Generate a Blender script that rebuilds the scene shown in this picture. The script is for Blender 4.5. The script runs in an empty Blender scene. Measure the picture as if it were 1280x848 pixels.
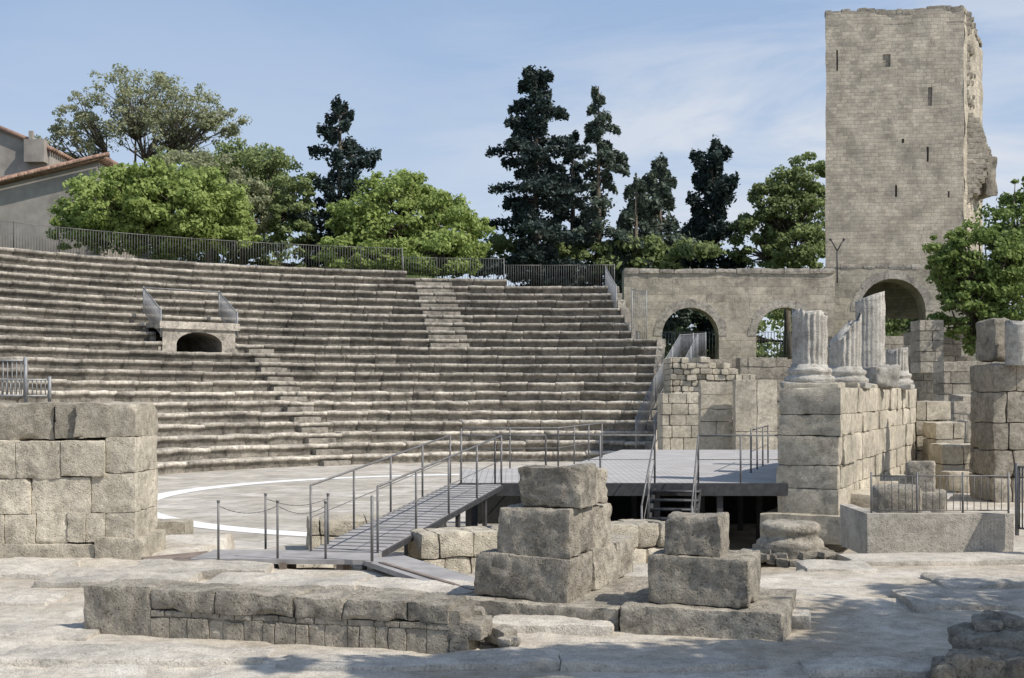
import bpy, math, random
import numpy as np
from mathutils import Vector
random.seed(7); rng=np.random.default_rng(7)
sc=bpy.context.scene
sc.view_settings.view_transform='Standard'
try: sc.view_settings.look='None'
except Exception: pass
sc.view_settings.exposure=0
H=2.6
def X(u,Y): return (u-640)/1600*Y
def Z(v,Y): return H+(490-v)/1600*Y
# ---------------- noise
def _h(ix,iy,iz,s):
    h=(ix*374761393+iy*668265263+iz*1274126177+s*974634777)&0xffffffff
    h=((h^(h>>13))*1103515245)&0xffffffff
    h=((h^(h>>16))*668265263)&0xffffffff
    return ((h^(h>>15))&0xffff)/65535.0
def vn(P,s=0):
    fl=np.floor(P); i=fl.astype(np.int64); f=P-fl; f=f*f*(3-2*f)
    r=0
    for a in (0,1):
        wa=f[:,0] if a else 1-f[:,0]
        for b in (0,1):
            wb=wa*(f[:,1] if b else 1-f[:,1])
            for c in (0,1):
                wc=f[:,2] if c else 1-f[:,2]
                r=r+wb*wc*_h(i[:,0]+a,i[:,1]+b,i[:,2]+c,s)
    return r*2-1
def fbm(P,s=0,o=3,g=.5):
    r=0;a=1.0;t=0
    for k in range(o):
        r=r+a*vn(P*(2**k)+k*17.3,s+k); t+=a; a*=g
    return r/t
def vdisp(P,fr,amp,o=3,s=0,g=.5):
    n=len(P); Q=np.concatenate([P*fr,P*fr+31.7,P*fr+77.1]); R=fbm(Q,s+1,o,g)
    return P+np.stack([R[:n],R[n:2*n],R[2*n:]],1)*amp
# ---------------- mesh builder
class MB:
    def __init__(s): s.v=[];s.f=[];s.t=[];s.m=[];s.uv=[];s.n=0
    def add(s,V,F,tint=1.0,mat=0,uv=None):
        V=np.asarray(V,float).reshape(-1,3)
        s.v.append(V); s.t.append(np.full(len(V),tint) if np.isscalar(tint) else tint)
        n=s.n
        s.f.extend([tuple(i+n for i in f) for f in F]); s.m.extend([mat]*len(F))
        s.uv.append(np.zeros((len(V),2)) if uv is None else np.asarray(uv,float))
        s.n+=len(V)
    def obj(s,name,mats,smooth=True,parent=None,uv=False):
        me=bpy.data.meshes.new(name)
        V=np.concatenate(s.v)
        me.from_pydata(V.tolist(),[],s.f)
        a=me.attributes.new('tint','FLOAT','POINT'); a.data.foreach_set('value',np.concatenate(s.t).astype(np.float32))
        me.polygons.foreach_set('material_index',s.m)
        if smooth: me.polygons.foreach_set('use_smooth',[True]*len(s.f))
        if uv:
            U=np.concatenate(s.uv); l=me.uv_layers.new(name='UVMap')
            idx=np.empty(len(me.loops),dtype=np.int32); me.loops.foreach_get('vertex_index',idx)
            l.data.foreach_set('uv',U[idx].astype(np.float32).ravel())
        for m in (mats if isinstance(mats,(list,tuple)) else [mats]): me.materials.append(m)
        me.update()
        o=bpy.data.objects.new(name,me); sc.collection.objects.link(o)
        if parent: o.parent=parent
        return o
def empty(name):
    o=bpy.data.objects.new(name,None); sc.collection.objects.link(o); return o
def rotz(P,a):
    c,s_=math.cos(a),math.sin(a)
    return np.stack([P[:,0]*c-P[:,1]*s_,P[:,0]*s_+P[:,1]*c,P[:,2]],1)
def rock(mb,c,size,a=0,cell=.12,amp=.025,fr=2.5,rnd=.04,tint=None,mat=0,big=0,fine=0,chip=0):
    tint=random.uniform(.8,1.12) if tint is None else tint
    n=[max(2,min(40,int(round(d/cell)))) for d in size]
    hs=np.array(size)/2; rnd=min(rnd,min(size)*.45)
    PP=[];FF=[];off=0
    for ax in range(3):
        u,v=[k for k in range(3) if k!=ax]
        gu=np.linspace(-1,1,n[u]+1); gv=np.linspace(-1,1,n[v]+1)
        A,B=np.meshgrid(gu,gv,indexing='ij')
        for sg in (-1,1):
            P=np.zeros((A.size,3)); P[:,u]=A.ravel(); P[:,v]=B.ravel(); P[:,ax]=sg
            PP.append(P*hs); w=n[v]+1; flip=(sg<0)!=(ax==1)
            for i in range(n[u]):
                for j in range(n[v]):
                    q4=(off+i*w+j,off+(i+1)*w+j,off+(i+1)*w+j+1,off+i*w+j+1)
                    FF.append(q4[::-1] if flip else q4)
            off+=A.size
    P=np.concatenate(PP)
    rr=rnd
    if chip:
        nn=fbm((P+np.array(c))*3.3,60,3,.6)[:,None]; rr=np.clip(rnd+chip*np.maximum(0,nn-.05)*2.2,0.005,min(size)*.42)
    q=np.clip(P,-(hs-rr),hs-rr); d=P-q; L=np.linalg.norm(d,axis=1,keepdims=True)
    P=q+d/np.maximum(L,1e-9)*rr
    P=rotz(P,a)+np.array(c)
    P=vdisp(P,fr,amp,3)
    if fine: P=vdisp(P,11,fine,3,20,.65)
    if big: P=vdisp(P,.9/max(.3,max(size)*.6),big,2,40)
    mb.add(P,FF,tint,mat)
def masonry(mb,p,d,L,T,z0,courses,bl=(.7,1.3),cell=.15,amp=.02,tops=None,rnd=.03,tv=.14,jit=.02,skip=0,mat=0,fine=0,chip=0):
    a=math.atan2(d[1],d[0]); z=z0; nrm=np.array([-d[1],d[0]])
    for k,h in enumerate(courses):
        s=0
        first=random.uniform(.3,1)*bl[0]
        while s<L-.02:
            l=random.uniform(*bl) if s>0 else first
            if L-s-l<bl[0]*.45: l=L-s
            mid=s+l/2
            ok = (tops is None) or (z+h*.6<=tops(mid))
            if ok and random.random()>=skip:
                off=random.uniform(-jit,jit)
                c=(p[0]+d[0]*mid+nrm[0]*(T/2+off),p[1]+d[1]*mid+nrm[1]*(T/2+off),z+h/2)
                rock(mb,c,(l-.008,T,h-.006),a,cell,amp,2.2,rnd,random.uniform(1-tv,1+tv),mat=mat,fine=fine,chip=chip)
            s+=l
        z+=h
def boxm(mb,c,size,a=0,tint=1,mat=0):
    hs=np.array(size)/2
    P=np.array([[x,y,z] for x in(-1,1) for y in(-1,1) for z in(-1,1)],float)*hs
    P=rotz(P,a)+np.array(c)
    mb.add(P,[(0,1,3,2),(4,6,7,5),(0,4,5,1),(2,3,7,6),(0,2,6,4),(1,5,7,3)],tint,mat)
def pipe(mb,a,b,r,r2=None,seg=6,tint=1,mat=0):
    a=Vector(a);b=Vector(b);d=b-a
    if d.length<1e-6:return
    d.normalize(); u=d.orthogonal().normalized(); w=d.cross(u)
    r2=r if r2 is None else r2; V=[];F=[]
    for p,rr in((a,r),(b,r2)):
        for i in range(seg):
            t=2*math.pi*i/seg; V.append(p+u*math.cos(t)*rr+w*math.sin(t)*rr)
    for i in range(seg): j=(i+1)%seg; F.append((i,j,seg+j,seg+i))
    F.append(tuple(range(seg))[::-1]); F.append(tuple(range(seg,2*seg)))
    mb.add([tuple(v) for v in V],F,tint,mat)
# ---------------- materials
def newmat(name):
    m=bpy.data.materials.new(name); m.use_nodes=True; nt=m.node_tree
    b=nt.nodes['Principled BSDF']; b.inputs['Roughness'].default_value=.9
    b.inputs['Specular IOR Level'].default_value=.2
    return m,nt,b
def ramp(nt,fac,stops):
    r=nt.nodes.new('ShaderNodeValToRGB'); e=r.color_ramp.elements
    while len(e)<len(stops): e.new(.5)
    for i,(p,c) in enumerate(stops):
        e[i].position=p; e[i].color=(c if len(c)==4 else (*c,1)) if not np.isscalar(c) else (c,c,c,1)
    nt.links.new(fac,r.inputs['Fac']); return r.outputs['Color']
def noise(nt,co,scale,detail=4,rough=.55,dist=0):
    n=nt.nodes.new('ShaderNodeTexNoise'); n.inputs['Scale'].default_value=scale; n.inputs['Detail'].default_value=detail
    n.inputs['Roughness'].default_value=rough; n.inputs['Distortion'].default_value=dist
    nt.links.new(co,n.inputs['Vector']); return n.outputs['Fac']
def mix(nt,mode,fac,a,b):
    m=nt.nodes.new('ShaderNodeMix'); m.data_type='RGBA'; m.blend_type=mode
    for s,v in(('Factor',fac),('A',a),('B',b)):
        i=[q for q in m.inputs if q.name==s and (q.type=='RGBA' or s=='Factor' and q.type=='VALUE')][0]
        if hasattr(v,'links'): nt.links.new(v,i)
        else: i.default_value=v if s=='Factor' else ((*v,1) if len(v)==3 else v)
    return [o for o in m.outputs if o.type=='RGBA'][0]
def math_(nt,op,a,b=None):
    m=nt.nodes.new('ShaderNodeMath'); m.operation=op
    for i,v in enumerate((a,b)):
        if v is None: continue
        if hasattr(v,'links'): nt.links.new(v,m.inputs[i])
        else: m.inputs[i].default_value=v
    return m.outputs[0]
def bump(nt,b,h,st,dist,prev=None):
    n=nt.nodes.new('ShaderNodeBump'); n.inputs['Strength'].default_value=st; n.inputs['Distance'].default_value=dist
    nt.links.new(h,n.inputs['Height'])
    if prev: nt.links.new(prev,n.inputs['Normal'])
    nt.links.new(n.outputs[0],b.inputs['Normal']); return n.outputs[0]
def stone(name,light,dark,stain=(.10,.092,.08),stain_amt=.5,sc_=1.0,bst=.6,brick=None,pit=True):
    m,nt,b=newmat(name)
    co=nt.nodes.new('ShaderNodeTexCoord').outputs['Object']
    n1=noise(nt,co,1.1*sc_,3,.6); n2=noise(nt,co,7*sc_,4,.68); n3=noise(nt,co,42*sc_,3,.75)
    c=ramp(nt,n2,[(.32,dark),(.62,light)])
    c2=ramp(nt,n1,[(.32,.74),(.62,1.1)]); c=mix(nt,'MULTIPLY',1,c,c2)
    s1=noise(nt,co,2.6*sc_,6,.75,.4)
    sm=ramp(nt,s1,[(.5,0.0),(.64,1.0)])
    sm=mix(nt,'MULTIPLY',1,sm,(stain_amt,)*3)
    c=mix(nt,'MIX',sm,c,stain)
    if pit: s2=ramp(nt,noise(nt,co,16*sc_,4,.7),[(.56,0.0),(.68,stain_amt*.75)]); c=mix(nt,'MIX',s2,c,stain)
    f=ramp(nt,n3,[(.28,.6),(.68,1.18)]); c=mix(nt,'MULTIPLY',.85,c,f)
    at=nt.nodes.new('ShaderNodeAttribute'); at.attribute_name='tint'
    c=mix(nt,'MULTIPLY',1,c,at.outputs['Color'])
    h=math_(nt,'ADD',math_(nt,'MULTIPLY',n2,.6),math_(nt,'MULTIPLY',n3,.4))
    if pit:
        v=nt.nodes.new('ShaderNodeTexVoronoi'); v.inputs['Scale'].default_value=26*sc_; nt.links.new(co,v.inputs['Vector'])
        gate=ramp(nt,n2,[(.42,1.0),(.6,0.0)])
        pm=ramp(nt,v.outputs['Distance'],[(.12,1.0),(.32,0.0)]); pm=mix(nt,'MULTIPLY',1,pm,gate)
        h=math_(nt,'SUBTRACT',h,math_(nt,'MULTIPLY',pm,.3))
        c=mix(nt,'MIX',math_(nt,'MULTIPLY',pm,.5),c,tuple(x*.45 for x in dark))
    prev=bump(nt,b,h,bst,.06)
    if brick:
        uv=nt.nodes.new('ShaderNodeTexCoord').outputs['UV']
        nz=nt.nodes.new('ShaderNodeTexNoise'); nz.inputs['Scale'].default_value=.7; nt.links.new(uv,nz.inputs['Vector'])
        vm=nt.nodes.new('ShaderNodeVectorMath'); vm.operation='MULTIPLY_ADD'
        nt.links.new(nz.outputs['Color'],vm.inputs[0]); vm.inputs[1].default_value=(.35,.2,0); nt.links.new(uv,vm.inputs[2])
        bt=nt.nodes.new('ShaderNodeTexBrick'); nt.links.new(vm.outputs[0],bt.inputs['Vector'])
        bt.inputs['Scale'].default_value=1; bt.inputs['Brick Width'].default_value=brick[0]; bt.inputs['Row Height'].default_value=brick[1]
        bt.inputs['Mortar Size'].default_value=.018; bt.inputs['Mortar Smooth'].default_value=.5; bt.inputs['Bias'].default_value=0
        bt.inputs['Color1'].default_value=(.78,.77,.76,1); bt.inputs['Color2'].default_value=(1.13,1.11,1.06,1); bt.inputs['Mortar'].default_value=(.64,.62,.59,1)
        bt.offset=.43; bt.squash=1.35; bt.squash_frequency=3
        c=mix(nt,'MULTIPLY',.85,c,bt.outputs['Color'])
        inv=math_(nt,'SUBTRACT',1.0,bt.outputs['Fac'])
        bump(nt,b,inv,.45,.03,prev)
    nt.links.new(c,b.inputs['Base Color']); return m
M_seat=stone('seat_limestone',(.52,.475,.40),(.31,.28,.235),stain_amt=.66,sc_=.8)
M_light=stone('pale_limestone',(.66,.595,.475),(.46,.41,.32),stain_amt=.32,bst=.8)
M_old=stone('weathered_limestone',(.51,.46,.375),(.31,.275,.22),stain_amt=.52,bst=.9)
M_tower=stone('tower_masonry',(.56,.505,.415),(.45,.40,.325),stain_amt=.22,sc_=.7,brick=(.45,.24),pit=False,bst=.3)
M_arc=stone('arcade_masonry',(.54,.49,.40),(.38,.345,.28),stain_amt=.4,sc_=.6,brick=(1.1,.5),pit=False,bst=.5)
M_marble=stone('old_marble',(.58,.55,.49),(.42,.39,.34),stain_amt=.4,bst=.8)
M_slab=stone('paving_stone',(.62,.57,.49),(.47,.43,.365),stain_amt=.2)
def plain(name,col,rough=.6,metal=0,var=.25,scale=8):
    m,nt,b=newmat(name); co=nt.nodes.new('ShaderNodeTexCoord').outputs['Object']
    n=noise(nt,co,scale,3,.6); lo=tuple(x*(1-var) for x in col); hi=tuple(x*(1+var) for x in col)
    c=ramp(nt,n,[(.3,lo),(.7,hi)])
    nt.links.new(c,b.inputs['Base Color']); b.inputs['Roughness'].default_value=rough; b.inputs['Metallic'].default_value=metal
    return m
M_metal=plain('galvanised_steel',(.30,.305,.31),.5,.2)
M_dark=plain('dark_steel',(.07,.07,.072),.5,.2)
M_rail=plain('railing_steel',(.19,.185,.18),.5,.2)
M_wood=plain('grey_decking',(.33,.315,.305),.8,0,.2,3)
M_ply=plain('brown_board',(.22,.175,.145),.8,0,.3,4)
M_white=plain('white_marking',(.8,.79,.76),.8,0,.08,2)
M_plaster=plain('render_plaster',(.33,.30,.265),.95,0,.25,.7)
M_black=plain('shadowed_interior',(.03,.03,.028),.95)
M_bark=plain('bark',(.13,.11,.085),.95,0,.4,6)
def deckmat():
    m,nt,b=newmat('stage_planks'); co=nt.nodes.new('ShaderNodeTexCoord').outputs['Object']
    w=nt.nodes.new('ShaderNodeTexWave'); w.inputs['Scale'].default_value=2.2; w.inputs['Distortion'].default_value=0; w.bands_direction='X'
    nt.links.new(co,w.inputs['Vector'])
    c=ramp(nt,w.outputs['Fac'],[(.0,.6),(.06,1.0)])
    n=noise(nt,co,1.3,5,.6); c0=ramp(nt,n,[(.3,(.36,.345,.33)),(.7,(.48,.46,.44))])
    c=mix(nt,'MULTIPLY',1,c0,c); nt.links.new(c,b.inputs['Base Color']); return m
M_deck=deckmat()
def leafmat(name,c1,c2,tr=.35):
    m,nt,b=newmat(name); co=nt.nodes.new('ShaderNodeTexCoord').outputs['Object']
    n=noise(nt,co,.55,2,.6)
    g=nt.nodes.new('ShaderNodeNewGeometry').outputs['Random Per Island']
    f=math_(nt,'ADD',math_(nt,'MULTIPLY',n,.6),math_(nt,'MULTIPLY',g,.4))
    c=ramp(nt,f,[(.25,c1),(.75,c2)])
    nt.links.new(c,b.inputs['Base Color']); b.inputs['Roughness'].default_value=.6
    t=nt.nodes.new('ShaderNodeBsdfTranslucent'); nt.links.new(c,t.inputs['Color'])
    ms=nt.nodes.new('ShaderNodeMixShader'); ms.inputs[0].default_value=tr
    out=nt.nodes['Material Output']
    nt.links.new(b.outputs[0],ms.inputs[1]); nt.links.new(t.outputs[0],ms.inputs[2]); nt.links.new(ms.outputs[0],out.inputs['Surface'])
    return m
L_bright=leafmat('spring_leaves',(.21,.28,.075),(.40,.48,.16),.42)
L_mid=leafmat('green_leaves',(.16,.21,.08),(.32,.375,.16),.42)
L_olive=leafmat('olive_leaves',(.25,.27,.15),(.44,.455,.28),.45)
L_con=leafmat('dark_needles',(.026,.042,.037),(.068,.092,.08),.15)
L_con2=leafmat('bluish_needles',(.065,.09,.07),(.16,.195,.145),.2)
# ---------------- ground
CX,CY=2.0,44.0
def sm(a,b,x): t=np.clip((x-a)/(b-a),0,1); return t*t*(3-2*t)
def gz(x,y):
    r=np.hypot(x-CX,y-CY)
    z=np.zeros_like(x)
    edge=18.7+.35*np.sin(x*1.3)+.2*np.sin(x*3.1+1)
    edge=np.where(x<-5.0,23.5,edge)
    rightlim=5.4+(y-20)*.45
    tr=sm(edge,edge+.5,y)*(1-sm(rightlim-.3,rightlim+.2,x))*(y<80)
    z=z-.95*tr
    z=np.where((r<36)&(y>40)&(x<8),-1.0,z)
    hb=9.85-5.6*sm(5.5,9.5,x)
    hb=hb-.9*sm(-7,4,x)
    back=sm(34.9,36.2,r)*(y>30)*(x<7.5)
    z=np.where((x<7.5)&(y>30)&(r>34.9),-1+(hb+1)*back,z)
    z=np.where((x>=7.5)&(y>79),4.2*sm(79,81,y),z)
    return z
ys=np.concatenate([np.arange(-20,8,2),np.arange(8,30,.14),np.arange(30,96,.5),np.arange(96,150,6),np.array([170,220,300,500,900,1600,3000])])
xs=np.concatenate([-np.array([3000,1500,800,400,200,120,90]),np.arange(-70,-12,1.2),np.arange(-12,14,.14),np.arange(14,60,1.2),np.array([80,120,200,400,800,1500,3000])])
xs=np.unique(xs)
A,B=np.meshgrid(xs,ys,indexing='ij'); gx=A.ravel(); gy=B.ravel()
z=gz(gx,gy); P=np.stack([gx,gy,z],1)
nearm=(gy<30)
G2=np.stack([gx,gy,gx*0],1)
st=fbm(G2*np.array([.32,.8,0])+5,12,4,.55)*3.2; stp=np.floor(st)+sm(.82,1.0,st-np.floor(st))
z=z+np.where(nearm,fbm(G2*.5,3,4)*.04+fbm(G2*2.2,8,3)*.012+stp*.035*(gx<5),0)
P[:,2]=z
w=len(ys); F=[(i*w+j,(i+1)*w+j,(i+1)*w+j+1,i*w+j+1) for i in range(len(xs)-1) for j in range(w-1)]
mb=MB(); mb.add(P,F)
m,nt,b=newmat('dusty_ground'); co=nt.nodes.new('ShaderNodeTexCoord').outputs['Object']
n1=noise(nt,co,.5,5,.65,.5); n2=noise(nt,co,4,5,.75); n3=noise(nt,co,70,2,.7)
c=ramp(nt,n1,[(.36,(.44,.38,.295)),(.5,(.57,.51,.42)),(.64,(.66,.615,.535))])
c=mix(nt,'MULTIPLY',.8,c,ramp(nt,n2,[(.38,.68),(.58,1.06)]))
c=mix(nt,'MULTIPLY',.8,c,ramp(nt,n3,[(.34,.5),(.52,1.08)]))
sp=nt.nodes.new('ShaderNodeSeparateXYZ'); nt.links.new(co,sp.inputs[0])
gm=ramp(nt,math_(nt,'MULTIPLY',sp.outputs['Z'],.2),[(.5,0.0),(.8,1.0)])
c=mix(nt,'MIX',gm,c,(.09,.12,.04))
nt.links.new(c,b.inputs['Base Color'])
h=math_(nt,'ADD',n2,math_(nt,'MULTIPLY',n3,.35)); bump(nt,b,h,.7,.05)
mb.obj('ground',m)
# orchestra floor
mb=MB(); V=[(CX,CY,-.8)]; nseg=128
for i in range(nseg): t=2*math.pi*i/nseg; V.append((CX+18.5*math.sin(t),CY+18.5*math.cos(t),-.8))
mb.add(V,[(0,(i+1)%nseg+1,i+1) for i in range(nseg)])
m,nt,b=newmat('orchestra_paving'); co=nt.nodes.new('ShaderNodeTexCoord').outputs['Object']
mp=nt.nodes.new('ShaderNodeMapping'); mp.inputs['Rotation'].default_value=(0,0,.42); nt.links.new(co,mp.inputs[0])
bt=nt.nodes.new('ShaderNodeTexBrick'); nt.links.new(mp.outputs[0],bt.inputs['Vector']); bt.inputs['Scale'].default_value=1
bt.inputs['Brick Width'].default_value=1.9; bt.inputs['Row Height'].default_value=1.15; bt.inputs['Mortar Size'].default_value=.02
bt.inputs['Color1'].default_value=(.44,.40,.335,1); bt.inputs['Color2'].default_value=(.58,.54,.475,1); bt.inputs['Mortar'].default_value=(.27,.25,.21,1)
c=mix(nt,'MULTIPLY',.8,bt.outputs['Color'],ramp(nt,noise(nt,co,1.2,5,.7),[(.35,.62),(.62,1.1)]))
nt.links.new(c,b.inputs['Base Color'])
mb.obj('orchestra_floor',m,smooth=False)
mb=MB(); ox,oy=.2,41
V=[];F=[];nn=120
for i in range(nn+1):
    t=math.radians(-175+i*190/nn)
    for r in(11.3,12.1): V.append((ox+r*math.sin(t),oy+r*math.cos(t),-.79))
for i in range(nn): F.append((2*i,2*i+1,2*i+3,2*i+2))
mb.add(V,F); mb.obj('orchestra_marking_ring',M_white,smooth=False)
# ---------------- cavea
NR=22; RISE=.49; RUN=.8; R0=18.3; Z0=-.8
def xlim(i):
    if i==21: return -6.4
    if i==20: return -.3
    if i<=12: return 6.7+(8.4-6.7)*i/12
    return 7.1-(i-13)*.13
seat=MB()
VT=math.radians(-41.0); VW=2.0
for i in range(NR):
    r0=R0+RUN*i; z0=Z0+RISE*i; th=math.radians(-100); end=math.asin((xlim(i)-CX)/r0)
    back=RUN+.14+(3.0 if i>=19 else 0)
    while th<end-.003:
        L=random.uniform(.9,2.3)/r0; t1=min(th+L,end)
        if end-t1<.35/r0: t1=end
        a0,a1=th,t1
        if 11<=i<=13:
            hw=VW/r0
            lo,hi=VT-hw,VT+hw
            if a0<lo<a1: a1=lo; t1=a1
            elif a0>=lo-1e-6 and a0<hi: th=hi; continue
        worn=(1.25 if i<8 else .5)
        hh=RISE+random.uniform(-.035,.02)*(1.4 if i<8 else .9)
        dr=random.uniform(-.035,.035)
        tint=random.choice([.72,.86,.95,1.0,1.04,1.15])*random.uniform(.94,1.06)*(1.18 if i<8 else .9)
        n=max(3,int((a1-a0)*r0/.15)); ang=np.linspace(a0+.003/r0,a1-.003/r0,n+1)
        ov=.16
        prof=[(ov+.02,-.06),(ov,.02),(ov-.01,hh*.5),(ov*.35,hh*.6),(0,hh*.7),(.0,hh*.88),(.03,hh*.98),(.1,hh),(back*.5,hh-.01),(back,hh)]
        tp=[.6,.64,.64,.68,.92,1.1,1.2,1.22,1.15,.9]  # tint along the profile: overhang shade and lit nosing painted into the colour
        V=[]
        for (pr,pz) in prof:
            V.append(np.stack([CX+(r0+pr+dr)*np.sin(ang),CY+(r0+pr+dr)*np.cos(ang),np.full(n+1,z0+pz)],1))
        V=np.concatenate(V); V=vdisp(V,1.8,.045*worn+.015,4,0,.6)
        np_=len(prof); w=n+1
        F=[(k*w+j,k*w+j+1,(k+1)*w+j+1,(k+1)*w+j)[::-1] for k in range(np_-1) for j in range(n)]
        F.append(tuple(k*w for k in range(np_))[::-1]); F.append(tuple(k*w+n for k in range(np_)))
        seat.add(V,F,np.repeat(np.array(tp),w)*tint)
        th=t1
def polarbox(mb,r0,r1,t0,t1,z0,z1,tint=1.0,amp=.03,mat=0):
    rm=(r0+r1)/2; tm=(t0+t1)/2
    rock(mb,(CX+rm*math.sin(tm),CY+rm*math.cos(tm),(z0+z1)/2),((t1-t0)*rm,r1-r0,z1-z0),-tm,.25,amp,1.5,.02,tint,mat=mat)
for thc,rows,wd in((math.radians(-11.4),range(12,21),2.2),(math.radians(-34),range(0,12),1.4)):
    for i in rows:
        r=R0+RUN*i; z0=Z0+RISE*i; hw=wd/2/r
        polarbox(seat,r-.38,r+.2,thc-hw,thc+hw,z0-.05,z0+RISE*.46,random.uniform(.68,.88),.03)
for i in range(NR-2):
    r=R0+RUN*i; x=xlim(i); y0=CY+math.sqrt(r*r-(x-CX)**2); y1=CY+34.5
    s=y0
    while s<y1:
        l=min(random.uniform(1,2),y1-s)
        if l<.2: break
        rock(seat,(x-.1,s+l/2,Z0+RISE*(i+.5)),(.5,l-.01,RISE-.01),0,.3,.04,1.6,.04,random.uniform(.8,1.15)); s+=l
seating=seat.obj('roman_theatre_seating',M_seat)
# vomitory
mb=MB(); rf=27.0
def vp(s,r,z):
    c,s_=math.cos(VT),math.sin(VT)
    return (CX+ (rf+r)*s_ + s*c, CY+(rf+r)*c - s*s_, z)
zb=Z0+RISE*11; zt=6.0
hwid=1.25; sp_=4.98; arc=[]
for k in range(13):
    a=math.pi*k/12; arc.append((-hwid*math.cos(a),sp_+.62*math.sin(a)))
V=[];F=[]
pts=[(-hwid,zb-.4)]+arc+[(hwid,zb-.4)]
for s,zz in pts:
    for q in(0,1.0,5.0): V.append(vp(s,q,zz))
    V.append(vp(s*VW/hwid if abs(s)<hwid else math.copysign(VW,s),0,zt if zz>zb else zb-.4))
n=len(pts)
for k in range(n-1):
    F.append((k*4,(k+1)*4,(k+1)*4+3,k*4+3))
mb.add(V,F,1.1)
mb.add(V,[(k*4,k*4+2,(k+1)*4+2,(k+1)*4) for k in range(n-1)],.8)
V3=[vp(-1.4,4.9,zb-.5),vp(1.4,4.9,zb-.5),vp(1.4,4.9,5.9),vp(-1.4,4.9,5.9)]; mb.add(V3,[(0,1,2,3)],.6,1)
a_=-VT
def vbox(s0,s1,r0,r1,z0,z1,t=1.0):
    p=vp((s0+s1)/2,(r0+r1)/2,(z0+z1)/2); rock(mb,p,(s1-s0,r1-r0,z1-z0),a_,.2,.02,2,.03,t)
vbox(-2.2,2.2,-.14,.5,5.72,6.1,1.15)
vbox(-2.1,2.1,.3,2.8,5.8,6.06,.95)
for s in(-1,1):
    s0,s1=(-2.2,-1.9) if s<0 else (1.9,2.2)
    for i in range(11,14):
        vbox(s0,s1,(R0+RUN*i)-rf,3.2,Z0+RISE*i,Z0+RISE*(i+1)+.03,random.uniform(.9,1.1))
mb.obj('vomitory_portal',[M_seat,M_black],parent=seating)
def bars_fence(mb,pts,h,sp_=.14,r=.013,post=2.0,rt=.022,postr=.035,low=.12):
    for (a,b_) in zip(pts[:-1],pts[1:]):
        a=Vector(a);b_=Vector(b_);L=(b_-a).length;n=max(1,int(L/sp_)); up=Vector((0,0,1))
        pipe(mb,a+up*h,b_+up*h,rt,seg=4); pipe(mb,a+up*low,b_+up*low,rt,seg=4)
        for k in range(n): p=a.lerp(b_,k/n); pipe(mb,p+up*low,p+up*h,r,seg=3)
        m_=max(1,int(L/post))
        for k in range(m_+1): p=a.lerp(b_,k/m_); pipe(mb,p,p+up*(h+.06),postr,seg=5)
mb=MB()
for s in(-2.1,2.1):
    bars_fence(mb,[vp(s,-.05,5.3),vp(s,1.9,6.5)],1.35,.13,.022,1.2)
pipe(mb,vp(-2.1,1.9,7.85),vp(2.1,1.9,7.85),.02)
mb.obj('vomitory_railing',M_metal)
def pol(r,t,z): return (CX+r*math.sin(t),CY+r*math.cos(t),z)
mb=MB()
bars_fence(mb,[pol(36.4,math.radians(a),9.98) for a in np.linspace(-75,-14,16)],1.5,.16,.014,3)
bars_fence(mb,[pol(36.0,math.radians(a),9.5) for a in np.linspace(-14,-4,4)],1.4,.16,.014,3)
bars_fence(mb,[pol(35.6,math.radians(a),9.02) for a in np.linspace(-4,7,4)],1.45,.14,.016,3)
mb.obj('iron_fence',M_rail)
mb=MB()
bars_fence(mb,[(X(757,78),78,Z(375,78)),(X(770,75),75,Z(400,75))],2.0,.16,.02)
bars_fence(mb,[(X(790,73),73,Z(432,73)),(X(808,72),72,Z(436,72))],3.2,.16,.02)
bars_fence(mb,[(X(795,61),61,Z(560,61)),(X(820,64),64,Z(505,64)),(X(850,70),70,Z(452,70)),(X(882,74),74,Z(448,74))],1.45,.18,.018)
bars_fence(mb,[(X(818,61),61,Z(560,61)),(X(845,64),64,Z(505,64)),(X(872,70),70,Z(452,70))],1.45,.25,.018)
mb.obj('stair_railing',M_metal)
mb=MB()
for k in range(14):
    t=k/13; y=60.5+t*9.5; z=-.3+t*4.3
    rock(mb,(7.9+t*1.1,y,z),(1.6,.9,.5),0,.3,.03,1.5,.04)
mb.obj('side_staircase',M_old)
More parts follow.
